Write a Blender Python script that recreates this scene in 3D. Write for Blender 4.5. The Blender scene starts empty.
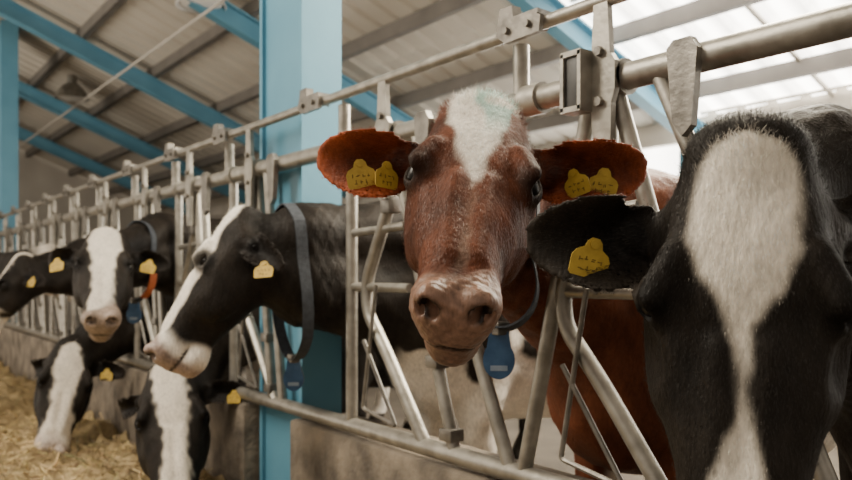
import bpy, math, random
import numpy as np
from mathutils import Vector, Matrix
from mathutils.bvhtree import BVHTree
random.seed(4)
C = bpy.context.scene.collection
FOC = 800.0
TH = math.atan2(586, 800)
CT, ST = math.cos(TH), math.sin(TH)
CZ = 1.05
LEFT = np.array([-CT, ST, 0.0]); RIGHT = -LEFT; AWAY = np.array([ST, CT, 0.0]); UP = np.array([0, 0, 1.0])

def P(px, py, z):
    u = (px - 426) / FOC; v = (275 - py) / FOC
    return np.array([z * (u * CT + ST), z * (-u * ST + CT), CZ + v * z])

def nrm(v):
    v = np.asarray(v, float); return v / np.linalg.norm(v)

# ------------------------------------------------------------------ materials
def new_mat(name):
    m = bpy.data.materials.new(name); m.use_nodes = True
    nt = m.node_tree; b = nt.nodes['Principled BSDF']
    return m, nt, b

def noise_mat(name, c1, c2, scale=8, rough=.7, metal=0, bump=.0, bscale=None, detail=6, stretch=None, rough2=None, spec=None):
    m, nt, b = new_mat(name); N = nt.nodes; L = nt.links
    tc = N.new('ShaderNodeTexCoord'); mp = N.new('ShaderNodeMapping')
    L.new(tc.outputs['Object'], mp.inputs['Vector'])
    if stretch: mp.inputs['Scale'].default_value = stretch
    n = N.new('ShaderNodeTexNoise'); n.inputs['Scale'].default_value = scale; n.inputs['Detail'].default_value = detail
    L.new(mp.outputs[0], n.inputs['Vector'])
    r = N.new('ShaderNodeValToRGB'); r.color_ramp.elements[0].position = .3; r.color_ramp.elements[1].position = .7
    r.color_ramp.elements[0].color = (*c1, 1); r.color_ramp.elements[1].color = (*c2, 1)
    L.new(n.outputs['Fac'], r.inputs['Fac']); L.new(r.outputs['Color'], b.inputs['Base Color'])
    b.inputs['Roughness'].default_value = rough; b.inputs['Metallic'].default_value = metal
    if spec is not None: b.inputs['Specular IOR Level'].default_value = spec
    if rough2 is not None:
        mr = N.new('ShaderNodeMapRange'); mr.inputs['To Min'].default_value = rough; mr.inputs['To Max'].default_value = rough2
        L.new(n.outputs['Fac'], mr.inputs['Value']); L.new(mr.outputs[0], b.inputs['Roughness'])
    if bump:
        n2 = N.new('ShaderNodeTexNoise'); n2.inputs['Scale'].default_value = bscale or scale * 4; n2.inputs['Detail'].default_value = 5
        L.new(mp.outputs[0], n2.inputs['Vector'])
        bp = N.new('ShaderNodeBump'); bp.inputs['Strength'].default_value = bump; bp.inputs['Distance'].default_value = .01
        L.new(n2.outputs['Fac'], bp.inputs['Height']); L.new(bp.outputs[0], b.inputs['Normal'])
    return m

M_GALV = noise_mat('galvanised', (.23, .215, .185), (.40, .375, .33), 20, .30, .65, .12, 45, rough2=.52)
M_GALVD = noise_mat('galvanised_dark', (.12, .11, .097), (.28, .26, .228), 20, .4, .6, .15, 60)
M_BLUE = noise_mat('blue_paint', (.08, .245, .355), (.12, .31, .43), 2.5, .5, 0, .06, 30)
M_CONC = noise_mat('concrete', (.075, .062, .05), (.27, .225, .172), 7, .95, 0, 1.0, 30)
M_FLOOR = noise_mat('floor_concrete', (.075, .06, .042), (.14, .112, .08), 3, .9, 0, .4, 30)
M_ROOF = noise_mat('roof_sheet', (.53, .49, .43), (.65, .605, .53), 1.5, .6, 0, 0)
M_PURL = noise_mat('purlin', (.125, .113, .10), (.185, .168, .15), 4, .6, .1)
M_WALL = noise_mat('wall_sheet', (.42, .39, .34), (.54, .50, .44), 2, .8, 0, .1, 20)
M_LOWW = noise_mat('low_wall', (.14, .115, .085), (.24, .20, .15), 4, .9, 0, .3, 30)
M_BEAM = noise_mat('eave_beam', (.50, .46, .40), (.62, .57, .5), 3, .6)
M_BLACK = noise_mat('black_plastic', (.03, .03, .03), (.06, .058, .055), 20, .45)
M_COLLAR = noise_mat('collar_webbing', (.03, .035, .045), (.055, .065, .08), 60, .8, 0, .3, 200)
M_ORANGE = noise_mat('red_webbing', (.36, .08, .02), (.46, .11, .03), 60, .8)
M_TAGB = noise_mat('blue_tag', (.02, .07, .17), (.05, .13, .27), 30, .35)
M_TAGF = noise_mat('pale_tag_mark', (.22, .30, .40), (.32, .40, .50), 30, .5)
M_YEL = noise_mat('yellow_tag', (.43, .28, .03), (.62, .42, .055), 45, .55)
M_INK = noise_mat('tag_ink', (.15, .095, .015), (.24, .155, .03), 40, .7)
M_WHITE = noise_mat('white_lamp', (.7, .68, .64), (.8, .78, .74), 5, .4)
M_FEED = noise_mat('feed_base', (.24, .165, .075), (.60, .46, .25), 14, .95, 0, 1.0, 60)
M_EYE = noise_mat('eye_dark', (.004, .003, .0025), (.010, .007, .005), 30, .34, spec=.22)
M_CABLE = noise_mat('cable', (.5, .47, .42), (.58, .54, .48), 4, .6)

def glow_mat(name, lo, hi, scale, col=(1, .94, .84, 1)):
    m, nt, b = new_mat(name); N = nt.nodes; L = nt.links
    tc = N.new('ShaderNodeTexCoord'); w = N.new('ShaderNodeTexWave'); w.bands_direction = 'Y'
    w.inputs['Scale'].default_value = scale; w.inputs['Distortion'].default_value = .3
    L.new(tc.outputs['Object'], w.inputs['Vector'])
    mr = N.new('ShaderNodeMapRange'); mr.inputs['To Min'].default_value = lo; mr.inputs['To Max'].default_value = hi
    L.new(w.outputs['Fac'], mr.inputs['Value'])
    b.inputs['Base Color'].default_value = (.8, .8, .78, 1)
    b.inputs['Emission Color'].default_value = col
    L.new(mr.outputs[0], b.inputs['Emission Strength'])
    return m
M_SKYL = glow_mat('skylight', 5.0, 12.0, 1.26)  # banded emission paints in the rib shading that a glowing sheet loses
M_SIDEGLOW = glow_mat('opening_glow', 7.0, 9.0, .6)

def attr_mat(name, rough=.7, bump=.35, bscale=(160, 160, 60), muz=True, sheen=.0, spec=.4, lo=.72, hi=1.18):
    m, nt, b = new_mat(name); N = nt.nodes; L = nt.links
    at = N.new('ShaderNodeAttribute'); at.attribute_name = 'Col'
    tc = N.new('ShaderNodeTexCoord'); mp = N.new('ShaderNodeMapping'); mp.inputs['Scale'].default_value = bscale
    L.new(tc.outputs['Object'], mp.inputs['Vector'])
    n = N.new('ShaderNodeTexNoise'); n.inputs['Scale'].default_value = 1.0; n.inputs['Detail'].default_value = 4
    L.new(mp.outputs[0], n.inputs['Vector'])
    mr = N.new('ShaderNodeMapRange'); mr.inputs['From Min'].default_value = .3; mr.inputs['From Max'].default_value = .7
    mr.inputs['To Min'].default_value = lo; mr.inputs['To Max'].default_value = hi
    L.new(n.outputs['Fac'], mr.inputs['Value'])
    mx = N.new('ShaderNodeVectorMath'); mx.operation = 'SCALE'
    L.new(at.outputs['Color'], mx.inputs[0]); L.new(mr.outputs[0], mx.inputs['Scale'])
    L.new(mx.outputs[0], b.inputs['Base Color'])
    b.inputs['Roughness'].default_value = rough
    b.inputs['Sheen Weight'].default_value = sheen
    b.inputs['Specular IOR Level'].default_value = spec
    if bump:
        bp = N.new('ShaderNodeBump'); bp.inputs['Strength'].default_value = bump; bp.inputs['Distance'].default_value = .004
        L.new(n.outputs['Fac'], bp.inputs['Height']); L.new(bp.outputs[0], b.inputs['Normal'])
    if muz:
        a2 = N.new('ShaderNodeAttribute'); a2.attribute_name = 'Wet'
        m2 = N.new('ShaderNodeMapRange'); m2.inputs['To Min'].default_value = rough; m2.inputs['To Max'].default_value = .34
        L.new(a2.outputs['Fac'], m2.inputs['Value']); L.new(m2.outputs[0], b.inputs['Roughness'])
        m3 = N.new('ShaderNodeMapRange'); m3.inputs['To Min'].default_value = spec; m3.inputs['To Max'].default_value = .36
        L.new(a2.outputs['Fac'], m3.inputs['Value']); L.new(m3.outputs[0], b.inputs['Specular IOR Level'])
    return m
M_FUR = attr_mat('cow_coat', .6, .55, bscale=(150, 150, 55), spec=.16, lo=.78, hi=1.15)
M_HAIR = attr_mat('cow_hair', .46, 0, (20, 20, 20), False, .0, .34, lo=.9, hi=1.08)
M_STRAW = attr_mat('straw', .8, 0, (30, 30, 30), False, 0)

# ------------------------------------------------------------------ object helpers
def tag(o, label, cat, group=None, kind=None):
    o['label'] = label; o['category'] = cat
    if group: o['group'] = group
    if kind: o['kind'] = kind
    return o

def empty(name, loc, label, cat, group=None):
    o = bpy.data.objects.new(name, None); C.objects.link(o); o.location = loc
    o.empty_display_size = .1
    return tag(o, label, cat, group)

def mk(name, V, Fc, mat, parent=None, smooth=True, loc=None):
    me = bpy.data.meshes.new(name)
    V = np.asarray(V, float)
    off = np.zeros(3)
    if parent is not None:
        q = parent
        while q is not None:
            off += np.array(q.location); q = q.parent
    if parent is None and loc is not None:
        off = np.asarray(loc, float)
    me.from_pydata((V - off).tolist(), [], [list(map(int, f)) for f in Fc])
    if smooth: me.polygons.foreach_set('use_smooth', [True] * len(me.polygons))
    mats = mat if isinstance(mat, (list, tuple)) else [mat]
    for x in mats: me.materials.append(x)
    me.update()
    o = bpy.data.objects.new(name, me); C.objects.link(o)
    if parent is not None: o.parent = parent
    elif loc is not None: o.location = loc
    return o

def bend(pts, r=.05, n=6):
    """polyline with every inner corner rounded"""
    pts = [np.array(p, float) for p in pts]; out = [pts[0]]
    for i in range(1, len(pts) - 1):
        a, b, c = pts[i - 1], pts[i], pts[i + 1]
        la, lc = np.linalg.norm(a - b), np.linalg.norm(c - b); q = min(r, la * .45, lc * .45)
        p0 = b + (a - b) / la * q; p1 = b + (c - b) / lc * q
        for k in range(n + 1):
            t = k / n; out.append((1 - t) ** 2 * p0 + 2 * t * (1 - t) * b + t * t * p1)
    out.append(pts[-1]); return out

class MB:
    def __init__(s): s.V = []; s.F = []
    def add(s, V, Fc):
        n = len(s.V); s.V += [list(map(float, v)) for v in V]; s.F += [[i + n for i in f] for f in Fc]; return s
    def box(s, c, size, R=None, bev=.0):
        c = np.array(c, float); h = np.array(size, float) / 2
        if bev <= 0:
            vs = [np.array([x, y, z]) * h for x in (-1, 1) for y in (-1, 1) for z in (-1, 1)]
            fs = [(0, 1, 3, 2), (4, 6, 7, 5), (0, 4, 5, 1), (2, 3, 7, 6), (0, 2, 6, 4), (1, 5, 7, 3)]
        else:
            import bmesh
            bm = bmesh.new(); bmesh.ops.create_cube(bm, size=1)
            for v in bm.verts: v.co = Vector(np.array(v.co) * h * 2)
            bmesh.ops.bevel(bm, geom=list(bm.edges), offset=bev, segments=2, affect='EDGES', profile=.6)
            bm.verts.index_update()
            vs = [np.array(v.co) for v in bm.verts]; fs = [[v.index for v in f.verts] for f in bm.faces]; bm.free()
        if R is not None: vs = [R @ v for v in vs]
        return s.add([v + c for v in vs], fs)
    def tube(s, pts, r, n=14, caps=True):
        pts = [np.array(p, float) for p in pts]
        m = len(pts); V = []; Fc = []
        up = None
        for i in range(m):
            t = nrm(pts[min(i + 1, m - 1)] - pts[max(i - 1, 0)])
            if up is None:
                up = np.cross(t, [0.3, .2, 1]) if abs(t[2]) < .9 else np.cross(t, [1, .1, 0])
            up = up - t * (up @ t); up = nrm(up); w = np.cross(t, up)
            for k in range(n):
                a = 2 * math.pi * k / n
                V.append(pts[i] + (up * math.cos(a) + w * math.sin(a)) * r)
        for i in range(m - 1):
            for k in range(n):
                k2 = (k + 1) % n
                Fc.append((i * n + k, i * n + k2, (i + 1) * n + k2, (i + 1) * n + k))
        if caps:
            Fc.append(tuple(range(n - 1, -1, -1))); Fc.append(tuple(range((m - 1) * n, m * n)))
        return s.add(V, Fc)
    def lathe(s, c, prof, n=28):
        V = []; Fc = []
        for (r, z) in prof:
            for k in range(n):
                a = 2 * math.pi * k / n; V.append((c[0] + r * math.cos(a), c[1] + r * math.sin(a), c[2] + z))
        for i in range(len(prof) - 1):
            for k in range(n):
                k2 = (k + 1) % n; Fc.append((i * n + k, i * n + k2, (i + 1) * n + k2, (i + 1) * n + k))
        return s.add(V, Fc)
    def prism(s, outline, c, U, Vv, W, th):
        n = len(outline); c = np.array(c, float)
        a = [c + U * u + Vv * v - W * th / 2 for u, v in outline]; b = [c + U * u + Vv * v + W * th / 2 for u, v in outline]
        Fc = [tuple(range(n - 1, -1, -1)), tuple(range(n, 2 * n))] + [(i, (i + 1) % n, n + (i + 1) % n, n + i) for i in range(n)]
        return s.add(a + b, Fc)
    def obj(s, name, mat, parent=None, smooth=True, loc=None):
        o = mk(name, s.V, s.F, mat, parent, smooth, loc)
        if smooth:
            try:
                o.data.set_sharp_from_angle(angle=math.radians(40))
            except Exception: pass
        return o

# ------------------------------------------------------------------ implicit modelling
class Field:
    def __init__(s, xs, ys, zs):
        s.ax = [np.asarray(a, np.float32) for a in (xs, ys, zs)]
        s.f = np.full([len(a) for a in s.ax], 1.0, np.float32)
    def block(s, lo, hi, m):
        sl = []; g = []
        for i in range(3):
            a = s.ax[i]; i0 = max(np.searchsorted(a, lo[i] - m) - 1, 0); i1 = min(np.searchsorted(a, hi[i] + m) + 1, len(a))
            sl.append(slice(i0, i1)); shp = [1, 1, 1]; shp[i] = -1; g.append(a[i0:i1].reshape(shp))
        return tuple(sl), g
    def add(s, prim, k=.03):
        fn, lo, hi = prim
        sl, g = s.block(lo, hi, k + .03)
        if any(x.stop <= x.start for x in sl): return
        d = fn(*g).astype(np.float32); a = s.f[sl]
        h = np.maximum(k - np.abs(a - d), 0) / k
        s.f[sl] = np.minimum(a, d) - h * h * k * .25
    def cut(s, prim, k=.01):
        fn, lo, hi = prim
        sl, g = s.block(lo, hi, k + .01)
        if any(x.stop <= x.start for x in sl): return
        d = -fn(*g).astype(np.float32); a = s.f[sl]
        h = np.maximum(k - np.abs(a - d), 0) / k
        s.f[sl] = np.maximum(a, d) + h * h * k * .25

def rc(p1, r1, p2, r2):
    p1 = np.asarray(p1, float); p2 = np.asarray(p2, float); ba = p2 - p1; bb = ba @ ba
    def fn(X, Y, Z):
        t = np.clip(((X - p1[0]) * ba[0] + (Y - p1[1]) * ba[1] + (Z - p1[2]) * ba[2]) / bb, 0, 1)
        return np.sqrt((X - p1[0] - t * ba[0]) ** 2 + (Y - p1[1] - t * ba[1]) ** 2 + (Z - p1[2] - t * ba[2]) ** 2) - (r1 + t * (r2 - r1))
    return fn, np.minimum(p1 - r1, p2 - r2), np.maximum(p1 + r1, p2 + r2)

def ell(c, axes, r):
    c = np.asarray(c, float); ax = [nrm(a) for a in axes]; R = max(r)
    def fn(X, Y, Z):
        k0 = 0; k1 = 0
        for a, q in zip(ax, r):
            v = (X - c[0]) * a[0] + (Y - c[1]) * a[1] + (Z - c[2]) * a[2]
            k0 = k0 + (v / q) ** 2; k1 = k1 + (v / q ** 2) ** 2
        k0 = np.sqrt(k0); return k0 * (k0 - 1) / np.maximum(np.sqrt(k1), 1e-5)
    return fn, c - R, c + R

def table(xs, ys, sm=.02):
    gx = np.linspace(xs[0] - .1, xs[-1] + .1, 600); gy = np.interp(gx, xs, ys)
    st = gx[1] - gx[0]; n = max(int(3 * sm / st), 1); k = np.exp(-.5 * (np.arange(-n, n + 1) * st / sm) ** 2); k /= k.sum()
    gy = np.convolve(np.pad(gy, n, mode='edge'), k, 'valid')
    return lambda a: np.interp(a, gx, gy)

HW = table([0, .05, .11, .17, .21, .26, .32, .38, .43, .48, .53, .57], [.080, .098, .112, .121, .123, .117, .099, .079, .068, .069, .068, .061], .012)
HT = table([-.05, 0, .05, .12, .19, .28, .38, .46, .51, .57], [-.02, -.004, .012, .018, .012, -.002, -.010, -.010, -.010, -.025], .015)
HB = table([-.05, 0, .08, .16, .22, .28, .36, .43, .49, .57], [-.12, -.14, -.195, -.228, -.228, -.212, -.188, -.171, -.164, -.148], .02)

def head_prim(H, wm, crown, dm):
    O, A, L, Fv, s = H
    def fn(X, Y, Z):
        dx, dy, dz = X - O[0], Y - O[1], Z - O[2]
        a = (dx * A[0] + dy * A[1] + dz * A[2]) / s; l = (dx * L[0] + dy * L[1] + dz * L[2]) / s; f = (dx * Fv[0] + dy * Fv[1] + dz * Fv[2]) / s
        e = np.clip((a - .512) / .056, 0, 1.5); cap = np.sqrt(np.maximum(1 - e ** 2.6, .0004))
        e2 = np.clip((.045 - a) / .075, 0, 1.5); cap = cap * np.sqrt(np.maximum(1 - e2 ** 2, .0004))
        top = HT(a); bot = HB(a) * (1 + (dm - 1) * np.clip(a / .15, 0, 1)); c = (top + bot) / 2; h = (top - bot) / 2 * cap
        w = HW(a) * cap * (1 + (wm - 1) * np.clip((a - .12) / .2, 0, 1)) * (1 - (1 - crown) * np.clip((.13 - a) / .12, 0, 1))
        sr = (f - c) / ((top - bot) / 2)
        q = np.clip((sr + 1) / 1.25, 0, 1); m = .66 + .34 * (q * q * (3 - 2 * q))
        w = w * m
        n = 2.6
        g = (np.abs(l / w) ** n + np.abs((f - c) / h) ** n) ** (1 / n)
        d = (g - 1) * np.minimum(w, h)
        d = np.maximum(d, np.maximum(a - .57, -.03 - a))
        return np.clip(d, -1, 1) * s
    pts = []
    for a in (-.04, .58):
        for l in (-.15, .15):
            for f in (-.27, .05): pts.append(O + (A * a + L * l + Fv * f) * s)
    pts = np.array(pts)
    return fn, pts.min(0), pts.max(0)

def mouth_f(a, l):
    return -.106 - 9 * l * l - .02 * np.clip(.53 - a, 0, .2)

def mouth_prim(H, th):
    O, A, L, Fv, s = H
    def fn(X, Y, Z):
        dx, dy, dz = X - O[0], Y - O[1], Z - O[2]
        a = (dx * A[0] + dy * A[1] + dz * A[2]) / s; l = (dx * L[0] + dy * L[1] + dz * L[2]) / s; f = (dx * Fv[0] + dy * Fv[1] + dz * Fv[2]) / s
        return np.maximum(np.maximum(np.abs(f - mouth_f(a, l)) - th, .46 - a), np.abs(l) - .08) * s
    c = O + (A * .53 + Fv * -.11) * s
    return fn, c - .11, c + .11

def loft_prim(org, tw, tt, tb, length, n=2.3, bo=0.0):
    org = np.array(org, float)
    def fn(X, Y, Z):
        a = X - org[0] + 0 * Y; l = Y - org[1]; f = Z
        e = np.clip((a - (length - .2)) / .2, 0, 1.3); e2 = np.clip((.2 - a) / .2, 0, 1.3)
        cap = np.sqrt(np.maximum(1 - e ** 2.2, .001)) * np.sqrt(np.maximum(1 - e2 ** 2.2, .001))
        top = tt(a); bot = tb(a) - bo; c = (top + bot) / 2; h = (top - bot) / 2 * cap; w = tw(a) * cap
        g = (np.abs(l / w) ** n + np.abs((f - c) / h) ** n) ** (1 / n)
        d = (g - 1) * np.minimum(w, h)
        return np.clip(np.maximum(d, np.maximum(a - length, -a)), -1, 1)
    return fn, org + np.array([-.02, -.42, .25]), org + np.array([length + .02, .42, 1.5])

BW = table([0, .15, .4, .8, 1.15, 1.4, 1.65], [.17, .22, .27, .31, .31, .27, .2], .06)
BT = table([0, .15, .4, .8, 1.2, 1.45, 1.65], [1.24, 1.33, 1.36, 1.32, 1.33, 1.36, 1.28], .06)
BB = table([0, .15, .4, .8, 1.2, 1.45, 1.65], [.62, .54, .50, .46, .48, .60, .82], .06)

CUP = .050
def ear_curve(q1, q2, W, Ln, sc):
    """mid surface of the ear: a funnel at its base that opens towards the tip"""
    t = np.clip(q1 / Ln + .5, 0, 1.1)
    return CUP * sc * (1.75 - 1.05 * t) * ((q2 / W) ** 2 - .3) - .25 * q1 * q1 / (Ln * .52)

def ear_w(q1, W, a):
    t = np.clip(q1 / a, -.999, .999)
    return W * .99 * (1 + t) ** .34 * (1 - t) ** .50

def ear_prim(base, e1, e2, e3, Ln, W, sc, th):
    a = Ln * .52; c = base + e1 * a * .96
    def fn(X, Y, Z):
        dx, dy, dz = X - c[0], Y - c[1], Z - c[2]
        q1 = dx * e1[0] + dy * e1[1] + dz * e1[2]; q2 = dx * e2[0] + dy * e2[1] + dz * e2[2]; q3 = dx * e3[0] + dy * e3[1] + dz * e3[2]
        w = ear_w(q1, W, a)
        de = np.maximum(np.abs(q2) - w, (np.abs(q1) / a - 1) * a) * .8
        g = np.abs(q2) / np.maximum(w, .004)
        dt = np.abs(q3 - ear_curve(q1, np.clip(q2, -W * 1.2, W * 1.2), W, Ln, sc)) - th * (1.3 + .8 * np.clip((g - .7) / .3, 0, 1))
        k = .020; h = np.maximum(k - np.abs(de - dt), 0) / k
        return np.maximum(de, dt) + h * h * k * .25
    R = Ln * .66
    return fn, c - R, c + R

def surface_nets(f, ax):
    xs, ys, zs = [a.astype(float) for a in ax]
    s = f < 0; nx, ny, nz = f.shape
    tot = np.zeros((nx - 1, ny - 1, nz - 1), np.uint8)
    for i in (0, 1):
        for j in (0, 1):
            for k in (0, 1): tot += s[i:nx - 1 + i, j:ny - 1 + j, k:nz - 1 + k]
    act = (tot > 0) & (tot < 8)
    idx = np.full(act.shape, -1, np.int64); I, J, K = np.nonzero(act); n = len(I); idx[act] = np.arange(n)
    acc = np.zeros((n, 3)); cnt = np.zeros(n)
    cs = [(i, j, k) for i in (0, 1) for j in (0, 1) for k in (0, 1)]
    for p in cs:
        for q in cs:
            if sum(q) - sum(p) == 1 and all(b >= a for a, b in zip(p, q)):
                fa = f[I + p[0], J + p[1], K + p[2]].astype(float); fb = f[I + q[0], J + q[1], K + q[2]].astype(float)
                m = (fa < 0) != (fb < 0); t = np.where(m, fa / np.where(m, fa - fb, 1), 0)[:, None]
                pos = np.array(p) + t * (np.array(q) - np.array(p))
                acc[m] += pos[m]; cnt[m] += 1
    p = acc / cnt[:, None]
    V = np.stack([xs[I] + p[:, 0] * (xs[I + 1] - xs[I]), ys[J] + p[:, 1] * (ys[J + 1] - ys[J]), zs[K] + p[:, 2] * (zs[K + 1] - zs[K])], 1)
    quads = []
    a, b = s[:-1, 1:-1, 1:-1], s[1:, 1:-1, 1:-1]; i, j, k = np.nonzero(a != b); fl = a[i, j, k]; j = j + 1; k = k + 1
    q = np.stack([idx[i, j - 1, k - 1], idx[i, j, k - 1], idx[i, j, k], idx[i, j - 1, k]], 1); q[~fl] = q[~fl][:, ::-1]; quads.append(q)
    a, b = s[1:-1, :-1, 1:-1], s[1:-1, 1:, 1:-1]; i, j, k = np.nonzero(a != b); fl = a[i, j, k]; i = i + 1; k = k + 1
    q = np.stack([idx[i - 1, j, k - 1], idx[i - 1, j, k], idx[i, j, k], idx[i, j, k - 1]], 1); q[~fl] = q[~fl][:, ::-1]; quads.append(q)
    a, b = s[1:-1, 1:-1, :-1], s[1:-1, 1:-1, 1:]; i, j, k = np.nonzero(a != b); fl = a[i, j, k]; i = i + 1; j = j + 1
    q = np.stack([idx[i - 1, j - 1, k], idx[i, j - 1, k], idx[i, j, k], idx[i - 1, j, k]], 1); q[~fl] = q[~fl][:, ::-1]; quads.append(q)
    return V, np.concatenate(quads)

def axis_pts(lo, hi, flo, fhi, fine, coarse):
    out = []; x = lo
    while x < flo - coarse * .5:
        out.append(x); x += min(coarse, max(fine, (flo - x) * .3))
    x = max(x, flo) if not out else x
    while x < fhi: out.append(x); x += fine
    step = fine
    while x < hi: out.append(x); step = min(coarse, step * 1.25); x += step
    out.append(x)
    return np.array(out)

def snoise(Pn, scale, seed, n=9):
    r = np.random.default_rng(seed); o = np.zeros(len(Pn))
    for i in range(n): o += np.sin(Pn @ (r.normal(size=3) * scale) + r.uniform(0, 6.28))
    return o / math.sqrt(n / 2)

def sstep(e0, e1, x):
    t = np.clip((x - e0) / (e1 - e0), 0, 1); return t * t * (3 - 2 * t)

# ------------------------------------------------------------------ ear tag and collar
tag_rng = np.random.default_rng(77)
def ear_tag(parent, pos, normal, scale=1.0, roll=0.0, yaw=0.0):
    W = nrm(nrm(normal) + RIGHT * yaw + UP * tag_rng.uniform(-.1, .25)); U = nrm(np.cross(UP, W)); Vv = np.cross(W, U)
    if roll:
        c, s_ = math.cos(roll), math.sin(roll); U, Vv = U * c + Vv * s_, Vv * c - U * s_
    s = scale
    out = [(-.026, -.050), (.026, -.050), (.030, -.046), (.032, -.020), (.027, -.011), (.015, -.004), (.012, .006), (.006, .012), (-.006, .012), (-.012, .006), (-.015, -.004), (-.027, -.011), (-.032, -.020), (-.030, -.046)]
    mb = MB().prism([(u * s, v * s) for u, v in out], pos, U, Vv, W, .0016)
    o = mb.obj('ear_tag', M_YEL, parent, smooth=False)
    b = MB(); n = 12
    b.prism([(.008 * s * math.cos(2 * math.pi * i / n), .008 * s * math.sin(2 * math.pi * i / n) + .003 * s) for i in range(n)], pos + W * .002, U, Vv, W, .002)
    b.obj('tag_button', M_YEL, o, smooth=False)
    k = MB()
    for row, (v0, hh, nn_) in enumerate(((-.023, .007, 4), (-.037, .009, 3))):
        for i in range(nn_):
            u0 = (i - (nn_ - 1) / 2) * .0115 + tag_rng.normal() * .0006
            for q in range(2):
                uu = u0 + tag_rng.uniform(-.0025, .0025); vv = v0 + tag_rng.uniform(-.3, .3) * hh
                w, h = ((.0018, hh * .9) if tag_rng.random() < .5 else (.006, .0018))
                k.prism([((uu - w / 2) * s, (vv - h / 2) * s), ((uu + w / 2) * s, (vv - h / 2) * s), ((uu + w / 2) * s, (vv + h / 2) * s), ((uu - w / 2) * s, (vv + h / 2) * s)], pos + W * .0011, U, Vv, W, .0006)
    k.obj('tag_marking', M_INK, o, smooth=False)
    return o

def collar(parent, V, Q, c, n, mat, slack=.03, width=.04, tagN=None, tagS=1.0, strip=None):
    bvh = BVHTree.FromPolygons([Vector(v) for v in V], [list(map(int, q)) for q in Q])
    n = nrm(n); e = nrm(np.cross(n, UP)); g = np.cross(e, n); g = g if g[2] > 0 else -g
    K = 64; ring = []
    for i in range(K):
        a = 2 * math.pi * i / K; d = e * math.cos(a) + g * math.sin(a)
        hit = bvh.ray_cast(Vector(c), Vector(d))
        r = hit[3] if hit[0] is not None else .15
        ring.append(min(r, .24))
    ring = np.array(ring)
    for _ in range(4): ring = np.maximum(ring, (np.roll(ring, 1) + np.roll(ring, -1)) / 2)
    low = None; mids = []
    def band(idx, w_, off, closed):
        Vv = []; Fc = []
        for i in idx:
            a = 2 * math.pi * i / K; d = e * math.cos(a) + g * math.sin(a)
            r = ring[i % K] + off + slack * max(0, -math.sin(a)) ** 3
            for (dr, w) in ((0, -.5), (0, .5), (.005, .5), (.005, -.5)):
                Vv.append(c + d * (r + dr) + n * w * w_)
        m = len(idx)
        for i in range(m if closed else m - 1):
            j = (i + 1) % m
            for k in range(4):
                k2 = (k + 1) % 4; Fc.append((i * 4 + k, i * 4 + k2, j * 4 + k2, j * 4 + k))
        return Vv, Fc
    for i in range(K):
        a = 2 * math.pi * i / K; d = e * math.cos(a) + g * math.sin(a)
        q = c + d * (ring[i] + .004 + slack * max(0, -math.sin(a)) ** 3); mids.append(q)
        if low is None or q[2] < low[2]: low = q
    Vv, Fc = band(list(range(K)), width, .004, True)
    o = mk('collar', Vv, Fc, mat, parent, smooth=False)
    if strip is not None:
        i0 = int(np.argmin([np.linalg.norm(q - strip) for q in mids]))
        Vv, Fc = band(list(range(i0 - 4, i0 + 5)), width * 1.3, .010, False)
        mk('collar_strip', Vv, Fc, M_ORANGE, o, smooth=False)
    if tagN is not None:
        W = nrm(tagN); U = nrm(np.cross(UP, W)); Z2 = np.cross(W, U); s = tagS
        pos = low - Z2 * .030 * s
        out = [(.030 * math.cos(t) * s, (.036 * math.sin(t) - .03) * s) for t in np.linspace(math.pi * .78, math.pi * 2.22, 22)] + [(.018 * s, .024 * s), (-.018 * s, .024 * s)]
        MB().prism(out, pos, U, Z2, W, .014 * s).obj('collar_tag', M_TAGB, o, smooth=False)
        MB().prism([(-.016 * s, -.050 * s), (.016 * s, -.050 * s), (.016 * s, -.040 * s), (-.016 * s, -.040 * s)], pos + W * .0072 * s, U, Z2, W, .001).obj('tag_marking', M_TAGF, o, smooth=False)
        MB().box(low, (.03 * s, .03 * s, .025 * s), None, .004).obj('buckle', M_GALVD, o, smooth=False)
    return o

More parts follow.
